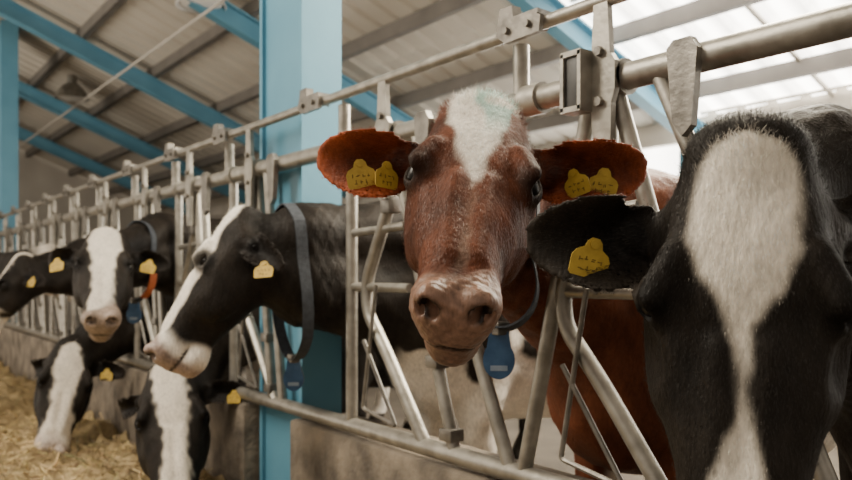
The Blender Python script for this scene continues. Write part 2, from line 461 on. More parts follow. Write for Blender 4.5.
# ------------------------------------------------------------------ cow builder
def build_cow(spec):
    O = P(*spec['poll']); N = P(*spec['nose']); s = spec.get('s', np.linalg.norm(N - O) / .55)
    A = nrm(N - O); Fv = np.array(spec['F'], float); Fv = nrm(Fv - A * (Fv @ A)); L = np.cross(A, Fv)
    H = (O, A, L, Fv, s); wm = spec.get('wm', 1.0); rl_ = spec.get('relief', 1.0); dm = spec.get('dm', 1.0)
    def hp(a, l, f): return O + (A * a + L * l + Fv * f) * s
    yb = spec['yb']; xb = spec['xb']; ey = spec.get('eye', .203); er_ = spec.get('eyer', .0232)
    fine = spec.get('fine', .006); coarse = spec.get('coarse', .03)
    prims = []; cuts = []
    prims.append((head_prim(H, wm, spec.get('crown', 1.0), dm), .03))
    mid = np.array(spec['neck']); r = spec.get('nr', .115)
    sh = np.array([xb + .30, yb, 1.2]); br = np.array([xb + .22, yb, .90])
    up = np.array([0, 0, 1.0])
    nd = nrm(hp(.08, 0, -.13) - sh); cr = nrm(up - nd * (up @ nd)) if abs(nd[2]) < .95 else np.array([-1, 0, 0])
    prims += [(rc(hp(.06, 0, -.085), .066 * s, mid + cr * .085, r * .85), .06), (rc(mid + cr * .085, r * .85, sh, .15), .06),
              (rc(hp(.12, 0, -.15), .072 * s, mid - cr * .08, r * .95), .06), (rc(mid - cr * .08, r * .95, br, .20), .07)]
    prims.append((loft_prim((xb, yb, 0), BW, BT, BB, 1.65, bo=spec.get('bo', 0)), .08))
    for sd in (-1, 1):
        prims.append((ell((xb + .32, yb + sd * .17, 1.02), ((1, 0, .25), (0, 1, 0), (-.25, 0, 1)), (.16, .09, .30)), .08))
        prims.append((ell((xb + 1.4, yb + sd * .17, 1.1), ((1, 0, 0), (0, 1, 0), (0, 0, 1)), (.22, .11, .24)), .08))
        y = yb + sd * .16
        prims += [(rc((xb + .35, y, .78), .105, (xb + .33, y, .42), .066), .05), (rc((xb + .33, y, .42), .064, (xb + .33, y, .13), .042), .02),
                  (rc((xb + .33, y, .13), .046, (xb + .29, y, .04), .05), .02)]
        prims += [(rc((xb + 1.42, y, 1.0), .15, (xb + 1.22, y, .76), .10), .06), (rc((xb + 1.25, y, .78), .10, (xb + 1.5, y, .5), .055), .05),
                  (rc((xb + 1.5, y, .5), .055, (xb + 1.45, y, .14), .038), .02), (rc((xb + 1.45, y, .14), .044, (xb + 1.40, y, .04), .05), .02)]
    prims.append((ell((xb + 1.2, yb, .50), ((1, 0, 0), (0, 1, 0), (0, 0, 1)), (.2, .15, .14)), .05))
    prims += [(rc((xb + 1.62, yb, 1.25), .035, (xb + 1.72, yb, .9), .022), .03), (rc((xb + 1.72, yb, .9), .022, (xb + 1.72, yb, .5), .03), .02)]
    # head detail
    prims.append((ell(hp(.510, 0, -.054), (A, L, Fv), (.058 * s, .070 * s * wm, .041 * s)), .02))
    prims.append((ell(hp(.494, 0, -.148 * dm), (A, L, Fv), (.064 * s, .048 * s * wm, .042 * s)), .015))
    prims.append((ell(hp(.010, 0, -.040), (A, L, Fv), (.058 * s, spec.get('pollw', .078) * s, .058 * s)), .03))
    EDL, EDF = spec.get('eyedir', (.74, .68))
    hol = spec.get('hollow', .0); el = spec.get('eyel', .098); ef_ = -.037
    for sd in (-1, 1):
        ed = nrm(L * sd * EDL + Fv * EDF)
        ce = hp(ey, sd * el, ef_)
        cuts.append((ell(hp(ey - .095, sd * (.127 + hol), -.045), (A, L, Fv), (.045 * s, .020 * s * rl_, .028 * s)), .025))
        cuts.append((ell(hp(ey + .075, sd * (.134 + hol), -.050), (A, L, Fv), (.045 * s, .024 * s * rl_, .036 * s)), .025))
        cuts.append((ell(hp(ey + .055, sd * .070, .016), (A, L, Fv), (.050 * s, .022 * s, .014 * s * rl_)), .02))
        prims.append((ell(hp(.27, sd * .076 * wm, -.130 * dm), (A, L, Fv), (.090 * s, .034 * s, .062 * s)), .03))
        prims.append((rc(hp(ey - .055, sd * .082, -.006), .021 * s, hp(ey + .000, sd * (el + .007), -.006), .021 * s), .016))
        prims.append((ell(ce, (A, ed, np.cross(A, ed)), (.043 * s, .028 * s, .035 * s)), .014))
        cuts.append((ell(ce + ed * .027 * s, (A, ed, np.cross(A, ed)), (er_ * 1.14 * s, .025 * s, er_ * .60 * s)), .005))
        prims.append((rc(hp(ey + .05, sd * .088, -.080), .020 * s, hp(.38, sd * .056 * wm, -.068), .015 * s), .015))
        prims.append((rc(hp(.26, sd * .030, -.012), .020 * s, hp(.44, sd * .022, -.022), .018 * s), .02))
        prims.append((ell(hp(.535, sd * .037 * wm, -.026), (A, L, Fv), (.026 * s, .027 * s, .026 * s)), .012))
        nz = nrm(A * .75 + Fv * .35 + L * sd * .45)
        t1 = nrm(np.cross(nz, Fv + L * sd * .6)); t2 = np.cross(nz, t1)
        cuts.append((ell(hp(.558, sd * .040, -.030), (nz, t1, t2), (.032 * s, .013 * s, .020 * s)), .005))
        cuts.append((ell(hp(.545, sd * .055, -.043), (nz, t1, t2), (.018 * s, .007 * s, .013 * s)), .006))
    cuts.append((mouth_prim(H, .0018), .008))
    cuts.append((ell(hp(.572, 0, -.05), (A, L, Fv), (.012 * s, .003 * s, .03 * s)), .008))
    ears = []
    ea, ef = spec.get('earbase', (.085, -.09))
    for (sd, e1, e3, Ln, W) in spec['ears']:
        e1 = nrm(e1); e3 = nrm(np.array(e3) - e1 * (np.array(e3) @ e1)); e2 = np.cross(e3, e1)
        base = hp(ea, sd * .085, ef)
        th = max(.0055, fine * .8)
        prims.append((ear_prim(base + e1 * .03 * s, e1, e2, e3, Ln, W, s, th), .02))
        prims.append((rc(hp(ea, sd * .06, ef + .01), .042 * s, base + e1 * Ln * .26 - e3 * .010, .026 * s), .03))
        ears.append((base + e1 * .03 * s, e1, e2, e3, Ln, W))
    lo = np.min([p[0][1] for p in prims], 0) - .03; hi = np.max([p[0][2] for p in prims], 0) + .03
    hlo = np.min([prims[0][0][1]] + [e[0] + np.minimum(e[1] * e[4], 0) - .06 for e in ears] + [mid - .12], 0) - .02
    hhi = np.max([prims[0][0][2]] + [e[0] + np.maximum(e[1] * e[4], 0) + .06 for e in ears] + [hp(0, 0, 0)], 0) + .02
    ax = [axis_pts(lo[i], hi[i], hlo[i], hhi[i], fine, coarse) for i in range(3)]
    fld = Field(*ax)
    for p, k in prims: fld.add(p, k)
    for p, k in cuts: fld.cut(p, k)
    V, Q = surface_nets(fld.f, fld.ax)
    # ------- colours
    d = V - O; a = d @ A / s; l = d @ L / s; f = d @ Fv / s
    n1 = snoise(V, 30, 11); n2 = snoise(V, 90, 12); n3 = snoise(V, 220, 13); n0 = snoise(V, 7, 15)
    inhead = (a > -.06) & (a < .62) & (np.abs(l) < .17) & (f > -.27)
    base = np.array(spec['base']); col = np.tile(base, (len(V), 1)) * (1 + .16 * n1[:, None] + .10 * n2[:, None])
    white = np.array(spec.get('white', (.78, .71, .61)))
    body = spec.get('patch')
    wmask = np.zeros(len(V))
    if body:
        pn = snoise(V, 3.2, body[0], 12) + body[1] + .12 * n1
        bodyreg = sstep(body[2], body[2] + .1, V[:, 0])
        wmask = np.maximum(wmask, sstep(-.06, .06, pn) * bodyreg)
    if 'belly' in spec:
        b = spec['belly']; wmask = np.maximum(wmask, sstep(.015, -.015, V[:, 2] - b[0] + .025 * n1 + b[2] * n0) * sstep(b[1], b[1] + .06, V[:, 0]))
    wmask = np.where(inhead, 0, wmask)
    bw = np.interp(a, *spec['blaze']); off = np.interp(a, *spec.get('blaze_off', ([0, 1], [0, 0])))
    bn = spec.get('bnoise', 1.0)
    bm = sstep(.010, -.010, np.abs(l - off) - bw + bn * (.0030 * n2 + .005 * n1)) * (bw > .001) * (f > spec.get('blaze_f', -.075)) * inhead
    wmask = np.maximum(wmask, bm)
    for fn in spec.get('extra_white', []): wmask = np.maximum(wmask, fn(V, a, l, f, n1, n2) * inhead)
    col = col * (1 - wmask[:, None]) + white * (1 + .04 * n1[:, None] + .03 * n2[:, None]) * wmask[:, None]
    mz = sstep(.46, .50, a + .012 * n1 - .35 * np.maximum(0, -.06 - f)) * inhead
    mcol = np.array(spec['muzzle']) * (1 + .15 * n1[:, None] + .12 * n3[:, None])
    col = col * (1 - mz[:, None]) + mcol * mz[:, None]; wet = mz
    eyed = np.full(len(V), 9.0)
    for sd in (-1, 1):
        dd = np.linalg.norm(V - hp(.555, sd * .041, -.030), axis=1) / s
        k = sstep(.024, .016, dd)[:, None]; col = col * (1 - k) + np.array([.012, .006, .005]) * k
        ed = nrm(L * sd * EDL + Fv * EDF)
        dd = np.linalg.norm(V - (hp(ey, sd * el, ef_) + ed * .02 * s), axis=1) / s; eyed = np.minimum(eyed, dd)
        k = (sstep(.054, .028, dd) * .92)[:, None]; col = col * (1 - k) + np.minimum(base * .22, .018) * k
    mo = (sstep(.008, .003, np.abs(f - mouth_f(a, l))) * sstep(.46, .49, a) * inhead * .9)[:, None]; col = col * (1 - mo) + np.array([.02, .010, .007]) * mo
    me_ear = np.zeros(len(V), bool); earflow = np.zeros((len(V), 3)); earrim = np.zeros(len(V)); earin = np.zeros(len(V))
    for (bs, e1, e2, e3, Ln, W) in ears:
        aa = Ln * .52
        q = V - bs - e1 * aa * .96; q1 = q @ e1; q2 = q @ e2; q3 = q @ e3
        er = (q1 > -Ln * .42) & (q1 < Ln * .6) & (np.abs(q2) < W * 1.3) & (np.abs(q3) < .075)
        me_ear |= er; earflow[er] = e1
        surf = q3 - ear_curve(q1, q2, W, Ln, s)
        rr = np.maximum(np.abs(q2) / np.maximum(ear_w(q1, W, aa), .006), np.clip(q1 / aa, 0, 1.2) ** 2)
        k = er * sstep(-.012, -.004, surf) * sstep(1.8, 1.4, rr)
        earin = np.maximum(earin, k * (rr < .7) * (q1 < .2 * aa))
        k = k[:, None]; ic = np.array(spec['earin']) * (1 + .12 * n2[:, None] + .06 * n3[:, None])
        ic = ic * (.20 + .80 * np.clip(rr, 0, 1.0) ** 1.8 + .10 * np.clip(q1 / aa + .6, 0, 1.4))[:, None]  # dark hairy centre; brighter rim paints in light shining through the ear
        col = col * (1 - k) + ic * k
        earrim = np.maximum(earrim, er * sstep(.80, .95, rr))
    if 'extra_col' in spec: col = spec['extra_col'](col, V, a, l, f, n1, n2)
    hoof = (V[:, 2] < .09)[:, None]; col = np.where(hoof, np.array([.03, .025, .02]), col)
    col = np.clip(col, .002, 1)
    root = empty('dairy_cow', (xb + .8, yb, 0), spec['label'], 'cow', 'dairy cows feeding along the fence')
    o = mk('body', V, Q, M_FUR, root)
    me = o.data
    nm = np.empty(len(V) * 3, np.float32); me.vertices.foreach_get('normal', nm); nm = nm.reshape(-1, 3).astype(float)
    # gentle unevenness of hide and muscle, fine wrinkles over the muzzle
    amp = np.where(me_ear, 0, np.where(inhead, .0011, .0030)) * (1 - mz)
    wr = np.sin((a * 1.0 + .3 * np.abs(l)) * 520 + 2.5 * n1) * sstep(.40, .44, a) * sstep(.52, .47, a) * (f > -.10)
    V = V + nm * (amp * (n1 + .4 * n2))[:, None] + nm * (mz * .0007 * n3 + inhead * .0006 * wr)[:, None]
    me.vertices.foreach_set('co', (V - np.array(root.location)).astype(np.float32).ravel()); me.update()
    ca = me.color_attributes.new('Col', 'FLOAT_COLOR', 'POINT'); ca.data.foreach_set('color', np.c_[col, np.ones(len(V))].astype(np.float32).ravel())
    wa = me.attributes.new('Wet', 'FLOAT', 'POINT'); wa.data.foreach_set('value', wet.astype(np.float32))
    for sd in (-1, 1):
        ed = nrm(L * sd * EDL + Fv * EDF); ce = hp(ey, sd * el, ef_) + ed * (.0255 - er_) * s
        R = er_ * s; n = 16; t1 = A; t2 = np.cross(ed, A)
        Vv = []; Fc = []
        for i in range(9):
            th = math.pi * i / 8
            for k in range(n):
                ph = 2 * math.pi * k / n
                Vv.append(ce + (ed * math.cos(th) + (t1 * math.cos(ph) + t2 * math.sin(ph)) * math.sin(th)) * R)
        for i in range(8):
            for k in range(n):
                Fc.append((i * n + k, (i + 1) * n + k, (i + 1) * n + (k + 1) % n, i * n + (k + 1) % n))
        mk('eye', Vv, Fc, M_EYE, root)
    # hair coat
    nh = spec.get('hair', 0)
    if nh:
        rg = np.random.default_rng(5)
        reg = np.nonzero(((a > -.08) & (a < .47) & (np.abs(l) < .2) & (f > -.3) | me_ear | ((V[:, 0] < xb + .6) & (a < .47))) & (mz < .2) & (eyed > .036))[0]
        fr = nm[reg] @ nrm(np.array([0, 0, CZ]) - O) > -.25
        reg = reg[fr]
        reg = rg.choice(reg, nh)
        rt = V[reg] + rg.normal(size=(nh, 3)) * fine * .45; nn = nm[reg]
        rt = rt - nn * .001
        ha, hl = a[reg], l[reg]; isear = me_ear[reg]; inner = earin[reg]; rim = earrim[reg]
        flow = A[None] * (np.where(ha < .05, -.6, 1.0))[:, None] + L[None] * (hl * 3)[:, None]
        nonhead = ~inhead[reg]; flow[nonhead] = np.array([.5, 0, -.8]); flow[isear] = earflow[reg][isear]
        flow = flow - nn * np.sum(flow * nn, 1)[:, None]; flow /= np.linalg.norm(flow, axis=1)[:, None] + 1e-6
        tuft = sstep(.09, -.01, ha) * (~nonhead) * (~isear) * spec.get('tuft', 1.0)
        hs = spec.get('hairs', 1.0)
        Lh = (np.where(isear, .0060 + .006 * inner - .0026 * rim, .0075) + .011 * tuft) * rg.uniform(.6, 1.3, nh) * s * hs
        dr = flow + nn * (.06 + .20 * tuft + .3 * inner)[:, None] + rg.normal(size=(nh, 3)) * (.10 + .38 * tuft + .12 * inner)[:, None]
        dr /= np.linalg.norm(dr, axis=1)[:, None]
        dr2 = dr + flow * .5 - nn * .18 + rg.normal(size=(nh, 3)) * (.07 + .6 * tuft)[:, None]; dr2 /= np.linalg.norm(dr2, axis=1)[:, None]
        sd_ = np.cross(dr, nn + .2 * rg.normal(size=(nh, 3))); sd_ /= np.linalg.norm(sd_, axis=1)[:, None]
        w = spec.get('hw', .00040)
        p0 = rt - sd_ * w; p1 = rt + sd_ * w; m_ = rt + dr * (Lh * .5)[:, None]; p2 = m_ + sd_ * w * .8; p3 = m_ - sd_ * w * .8; p4 = m_ + dr2 * (Lh * .5)[:, None]
        HV = np.stack([p0, p1, p2, p3, p4], 1).reshape(-1, 3)
        bi = np.arange(nh) * 5
        Fq = np.stack([bi, bi + 1, bi + 2, bi + 3], 1).tolist() + np.stack([bi + 3, bi + 2, bi + 4], 1).tolist()
        ho = mk('hair_coat', HV, Fq, M_HAIR, root); ho['kind'] = 'stuff'
        hc = np.repeat(np.clip(col[reg] * 1.12 * rg.uniform(.82, 1.18, (nh, 1)), 0, .92), 5, 0)
        ca = ho.data.color_attributes.new('Col', 'FLOAT_COLOR', 'POINT'); ca.data.foreach_set('color', np.c_[hc, np.ones(len(hc))].astype(np.float32).ravel())
    for tg in spec.get('tags', []):
        (ei, t, v, dn, sc, rl) = tg[:6]; yw = tg[6] if len(tg) > 6 else 0
        bs, e1, e2, e3, Ln, W = ears[ei]
        ear_tag(root, bs + e1 * Ln * t + np.array([0, 0, v]) + e3 * dn, e3 + np.array([0, 0, .1]), sc, rl, yw)
    for c in spec.get('collars', []):
        collar(root, V, Q, np.array(c['c']), c['n'], c.get('mat', M_COLLAR), c.get('slack', .03), c.get('w', .04), c.get('tagN'), c.get('tagS', 1.0), c.get('strip'))
    return root

BLK = (.0175, .0138, .0108)
cam0 = np.array([0, 0, CZ])
def tocam(spec_p): return nrm(cam0 - P(*spec_p))

# 1 red cow
def red_extra(col, V, a, l, f, n1, n2):
    k = (sstep(.012, .002, np.abs(l + .002) + .003 * n2) * sstep(.25, .29, a) * sstep(.49, .44, a) * (f > -.06) * (.14 + .08 * (a > .40)))[:, None]
    col = col * (1 - k) + np.array([.50, .38, .29]) * k
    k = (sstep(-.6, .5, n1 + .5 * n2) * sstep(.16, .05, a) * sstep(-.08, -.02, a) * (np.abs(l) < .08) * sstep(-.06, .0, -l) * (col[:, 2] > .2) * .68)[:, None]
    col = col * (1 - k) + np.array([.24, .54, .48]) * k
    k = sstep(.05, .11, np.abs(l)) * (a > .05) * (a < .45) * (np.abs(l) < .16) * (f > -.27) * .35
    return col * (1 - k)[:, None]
rp, rn = (484, 102, 1.55), (456, 296, 1.17)
tc = tocam((470, 190, 1.4))
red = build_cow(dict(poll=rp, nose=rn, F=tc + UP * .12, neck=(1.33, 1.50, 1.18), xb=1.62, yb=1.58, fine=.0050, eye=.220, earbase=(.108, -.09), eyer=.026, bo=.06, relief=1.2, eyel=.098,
    base=(.130, .040, .0175), white=(.88, .82, .73), muzzle=(.27, .152, .103), earin=(.42, .095, .031), bnoise=.9, wm=1.02,
    blaze=([-.1, -.03, .03, .09, .14, .19, .23, .26, .285, .29], [.066, .068, .064, .055, .044, .031, .019, .009, .003, 0]), blaze_f=-.11,
    ears=[(1, LEFT * .99 + UP * .06 + AWAY * .08, -AWAY - UP * .22 + LEFT * .15, .207, .068), (-1, RIGHT * .99 + UP * .05 + AWAY * .04, -AWAY - UP * .22 + RIGHT * .15, .236, .068)],
    tags=[(0, .54, -.006, .006, .92, .12, .25), (0, .28, -.006, .012, .85, -.1, .9), (1, .58, -.004, .006, .92, -.15, -.2), (1, .32, -.002, .012, .85, .3, -.9)],
    collars=[dict(c=(1.25, 1.38, 1.10), n=(.75, .62, -.25), slack=.11, w=.05, tagN=-AWAY + LEFT * .1, tagS=1.2)],
    hair=130000, tuft=1.4, hairs=.9, extra_col=red_extra, belly=(.58, 1.9, .07),
    label='red-brown cow with a white forehead facing the camera through the fence'))

# 2 black cow at right
bp_, bn_ = (747, 142, 1.06), (739, 556, 1.0)
tc = tocam((742, 300, 1.0))
black = build_cow(dict(poll=bp_, nose=bn_, F=tc, neck=(1.30, .70, 1.10), nr=.15, xb=1.62, yb=.72, fine=.0052, eye=.198, s=1.06, earbase=(.102, -.09), hollow=.0, eyel=.103, wm=1.14, pollw=.078, crown=.82, eyer=.027, relief=1.3,
    base=BLK, white=(.88, .81, .70), muzzle=(.12, .10, .085), earin=(.032, .025, .019), bnoise=.7,
    blaze=([-.012, .005, .03, .07, .11, .14, .165, .19, .21, .23, .26, .30, .35, .40, .46], [0, .036, .054, .064, .066, .062, .053, .038, .023, .011, .005, .004, .009, .024, .042]), blaze_f=-.09,
    ears=[(1, LEFT * .99 - UP * .05 + AWAY * .08, -AWAY - UP * .18 + LEFT * .1, .190, .073), (-1, RIGHT * .95 + UP * .1 + AWAY * .3, -AWAY + UP * .1, .185, .062)],
    tags=[(0, .48, -.008, .010, .95, -.25, .25)], hair=160000, tuft=.95, hairs=.66, hw=.00035,
    label='black cow with a broad white blaze, closest to the camera at far right'))

# 3 profile cow
pp_, pn_ = (236, 215, 2.78), (146, 352, 2.66)
left_white = lambda V, a, l, f, n1, n2: np.maximum(sstep(-.005, .005, f + .020 - .02 * np.clip((.12 - a) / .12, -1, 0) + .005 * n1) * (a < .5), sstep(.43, .47, a + .010 * n1))
PF = LEFT * .86 + UP * .5 + AWAY * .08
nearside = 1 if np.cross(nrm(P(*pn_) - P(*pp_)), PF) @ AWAY < 0 else -1
prof = build_cow(dict(poll=pp_, nose=pn_, F=PF, neck=(1.33, 2.53, 1.09), xb=1.62, yb=2.48, fine=.0072, bo=.02, dm=1.04,
    base=BLK, muzzle=(.33, .245, .205), earin=(.03, .024, .02), nr=.135, eyel=.087, eyer=.019, eyedir=(.9, .42),
    blaze=([0, 1], [0, 0]), extra_white=[left_white], earbase=(.07, -.095),
    ears=[(nearside, -AWAY * .55 - UP * .45 + RIGHT * .65, -AWAY * .7 + LEFT * .3 + UP * .3, .17, .055), (-nearside, AWAY * .15 + RIGHT * .8 + UP * .55, -AWAY * .8 + UP * .3, .18, .055)],
    tags=[(0, .65, -.03, .02, 1.0, .1, .3)],
    collars=[dict(c=(1.27, 2.545, 1.09), n=(.97, -.1, .05), slack=.11, tagN=-AWAY, tagS=1.2)],
    hair=50000, belly=(.70, 1.62, .10), tuft=.6, white=(.90, .83, .73),
    label='black cow in profile facing left, white face stripe, dark collar with blue tag'))

def cow_small(poll, nose, neck, yb, label, blaze, seed, thr, tags, F=None, ears=None, collars=(), fine=.011, muz=(.34, .26, .21), extra=None, base=BLK, xb=1.62, hair=0, patchx=1.7, s=None, wm=1.05):
    tc = tocam(poll)
    ears = ears or [(1, LEFT * .95 - UP * .12 + AWAY * .15, -AWAY + UP * .1, .18, .06), (-1, RIGHT * .95 - UP * .12 + AWAY * .15, -AWAY + UP * .1, .18, .06)]
    d = dict(poll=poll, nose=nose, F=tc if F is None else F, neck=neck, xb=xb, yb=yb, fine=fine, coarse=.04, base=base, wm=wm, bnoise=1.2,
        muzzle=muz, earin=(.03, .024, .02), blaze=blaze, patch=(seed, thr, patchx), ears=ears, tags=tags, collars=collars, label=label, hair=hair, extra_white=extra or [])
    if s: d['s'] = s
    return build_cow(d)
cow_small((106, 232, 3.75), (102, 312, 3.38), (1.34, 4.17, 1.18), 4.15, 'black-and-white cow facing the camera, head raised, orange strip on its collar',
    ([-.05, 0, .05, .12, .18, .24, .32, .4, .45, .5], [.03, .06, .072, .074, .062, .052, .046, .05, .055, .05]), 21, .9,
    [(0, .55, 0, .02, 1.1, .2), (1, .5, 0, .02, 1.1, -.2)], collars=[dict(c=(1.20, 4.06, 1.12), n=(.8, .5, -.15), w=.035, slack=.06, tagN=-AWAY, tagS=1.2, strip=P(150, 282, 3.75))], fine=.009, hair=6000, wm=1.12, s=1.0)
cow_small((18, 256, 5.1), (-32, 326, 5.0), (1.33, 5.7, 1.10), 5.66, 'black-and-white cow at the far left edge of the photo, head turned left',
    ([-.05, 0, .1, .2, .3, .45, .5], [.05, .05, .055, .05, .045, .05, .05]), 22, -.2, [(0, .6, 0, .02, 1.1, 0)], F=LEFT * .8 + UP * .45 - AWAY * .45,
    ears=[(1 if np.cross(nrm(P(-28, 322, 5) - P(22, 252, 5.1)), LEFT * .8 + UP * .45 - AWAY * .4) @ AWAY < 0 else -1, RIGHT * .75 - AWAY * .5 - UP * .2, -AWAY + UP * .2, .19, .06)],
    extra=[lambda V, a, l, f, n1, n2: sstep(.36, .41, a + .02 * n1)])
cow_small((74, 343, 4.45), (54, 437, 4.2), (1.34, 4.84, .80), 4.88, 'black-and-white cow with lowered head eating straw, white blaze, left of the other grazing cow',
    ([0, .03, .1, .2, .3, .4, .46, .5], [0, .045, .065, .058, .048, .06, .075, .08]), 23, .3, [(1, .5, 0, .02, 1.1, 0)], fine=.009, hair=5000, muz=(.5, .41, .35), s=1.12, wm=1.12,
    ears=[(1, LEFT * .75 - UP * .3 + AWAY * .5, -AWAY + UP * .1, .18, .055), (-1, RIGHT * .95 - UP * .15 - AWAY * .05, -AWAY + UP * .2, .18, .06)])
cow_small((170, 366, 3.35), (176, 490, 3.05), (1.34, 3.46, .80), 3.42, 'black cow with lowered head and long white blaze, feeding beside the blue column',
    ([-.03, 0, .05, .1, .2, .3, .4, .5, .6], [.02, .055, .064, .060, .046, .038, .046, .052, .05]), 24, -.4, [(1, .75, -.01, .02, .9, 0)], fine=.008, hair=8000, muz=(.24, .18, .155), s=1.14, wm=1.12,
    ears=[(1, LEFT * .75 - UP * .3 + AWAY * .4, -AWAY + UP * .1, .17, .05), (-1, RIGHT * .9 + UP * .12 + AWAY * .05, -AWAY + UP * .2, .18, .055)])
cow_small((-40, 262, 7.1), (-75, 312, 7.0), (1.34, 6.9, 1.1), 6.85, 'pale white cow farthest away along the fence',
    ([-.03, 0, .1, .2, .4, .5], [.08, .1, .1, .1, .1, .05]), 26, 1.3, [], fine=.016, patchx=1.2)

# ------------------------------------------------------------------ feed fence
XF = 1.39
Y0, Y1 = -.3, 15.5
def struct(o):
    o['kind'] = 'structure'; return o
def rail(name, z, r, label, x=XF):
    V = MB(); V.tube([(x, y, z) for y in np.linspace(Y0, Y1, 20)], r, 20)
    o = V.obj(name, M_GALV, None, True, (x, Y0, z)); tag(o, label, 'rail'); return o
rail('top_rail', 1.485, .030, 'thick galvanised top pipe of the feed fence above the cows')
rail('bottom_rail', .545, .026, 'galvanised bottom pipe of the feed fence along the kerb')
rod = empty('control_rod', (XF - .03, Y0, 1.655), 'thin galvanised control rod running above the thick top pipe', 'rod')
MB().tube([(XF - .03, y, 1.655) for y in np.linspace(Y0, Y1, 20)], .0165, 14).obj('bar', M_GALV, rod)

units = [.44, 1.32, 2.2, 3.2, 3.9, 4.6, 5.4, 6.15, 6.9, 7.65, 8.4, 9.15, 9.9, 10.65, 11.4, 12.15]
clampy = [.62, 1.44, 2.52, 3.35, 4.0, 4.75, 5.55, 6.3, 7.05, 7.8, 8.55, 9.3, 10.05, 10.8, 11.55, 12.3]
YA = np.array([0, 1., 0]); XA = np.array([1., 0, 0])
for y in clampy:
    mb = MB()
    mb.prism([(-.075, -.026), (.045, -.028), (.078, -.004), (.07, .020), (-.05, .026), (-.08, .012)], (XF - .054, y, 1.652), YA, UP, XA, .014)
    mb.prism([(-.07, -.03), (.055, -.03), (.06, .03), (-.065, .03)], (XF - .03, y, 1.677), YA, XA, UP, .012)
    mb.prism([(-.03, -.02), (.03, -.02), (.02, .02), (-.025, .02)], (XF - .04, y + .05, 1.695), YA, UP, XA, .03)
    mb.tube([(XF - .072, y - .04, 1.652), (XF - .0, y - .04, 1.652)], .009, 8); mb.tube([(XF - .072, y + .035, 1.652), (XF - .0, y + .035, 1.652)], .009, 8)
    mb.obj('clamp', M_GALVD, rod, smooth=False)

def headlock(Y, label, group, lb=(.12, .12), d1=(-.13, -.44), d2=(-.25, -.67), near=True, latch=False):
    t = empty('headlock', (XF, Y, .55), label, 'headlock', group)
    p = lambda dy, z, dx=0: (XF + dx, Y + dy, z)
    n = 14 if near else 9; nb = 6 if near else 3
    MB().tube(bend([p(-.12, 1.50), p(-.115, 1.28), p(.025, 1.03), p(.02, .93), p(-.10, .80), p(-.30, .55)], .07, nb), .0205, n).obj('curved_bar', M_GALV, t)
    MB().tube([p(lb[0], 1.48), p(lb[1], .55)], .020, n).obj('lock_bar', M_GALV, t)
    fl = lambda z: lb[1] + (lb[0] - lb[1]) * (z - .55) / .93
    MB().tube([p(fl(1.01) + .0, 1.01), p(-.22, 1.01)], .0145, n).obj('crossbar', M_GALV, t)
    MB().tube([p(fl(1.19) + .0, 1.19), p(-.20, 1.20)], .0135, n).obj('crossbar', M_GALV, t)
    MB().tube([p(d1[0], 1.48), p(d1[1], .55)], .019, n).obj('yoke_bar', M_GALV, t)
    MB().tube([p(d2[0], 1.48), p(d2[1], .55)], .019, n).obj('yoke_bar', M_GALV, t)
    MB().tube(bend([p(-.075, 1.02, -.028), p(.005, .62, -.028), p(-.185, .59, -.028), p(.0, .84, -.028)], .012, 3), .0065, 8).obj('release_rod', M_GALVD, t)
    for z in (.60, .80):
        MB().box(p(d1[1] + (d1[0] - d1[1]) * (z - .55) / .93, z, 0), (.050, .056, .036), None, .006).obj('hinge', M_GALVD, t)
    MB().box(p(-.115, 1.27), (.048, .054, .055), None, .008).obj('hinge', M_GALVD, t)
    b = MB()
    out = [(-.026, -.20), (.018, -.20), (.028, -.06), (.038, -.03), (.038, .03), (.026, .05), (.020, .17), (-.018, .18), (-.026, .05), (-.040, .03), (-.040, -.03), (-.030, -.06)]
    b.prism(out, (XF - .036, Y - .13, 1.485), YA, UP, XA, .016)
    b.obj('bracket', M_GALV, t, smooth=False)
    for dz in (-.055, .055):
        MB().tube([p(-.13, 1.485 + dz, -.056), p(-.13, 1.485 + dz, -.04)], .011, 6).obj('bolt', M_GALVD, t, smooth=False)
    MB().tube([(XF, Y - .17, 1.485), (XF, Y - .09, 1.485)], .040, n).obj('sleeve', M_GALV, t)
    MB().tube([(XF, Y + .09, 1.485), (XF, Y + .15, 1.485)], .039, n).obj('sleeve', M_GALV, t)
    u = MB(); u.prism([(-.022, -.13), (.0, -.15), (.022, -.12), (.036, .03), (.02, .045), (-.02, .045), (-.036, .02)], (XF - .035, Y - .34, 1.475), YA, UP, XA, .02)
    u.obj('bracket', M_GALVD, t, smooth=False)
    if latch:
        k = MB(); k.box((XF - .058, Y - .075, 1.48), (.035, .040, .115), None, .006)
        la = k.obj('latch', M_BLACK, t)
        fr = MB()
        for (dy, dz, sy, sz) in ((0, .062, .060, .012), (0, -.062, .060, .012), (.026, 0, .010, .13), (-.026, 0, .010, .13)):
            fr.box((XF - .060, Y - .075 + dy, 1.48 + dz), (.044, sy, sz))
        fr.obj('latch_frame', M_GALV, la, smooth=False)
    MB().tube([p(.17, 1.48, .0), p(.17, 1.63, -.0)], .021, n).obj('riser', M_GALV, t)
    return t

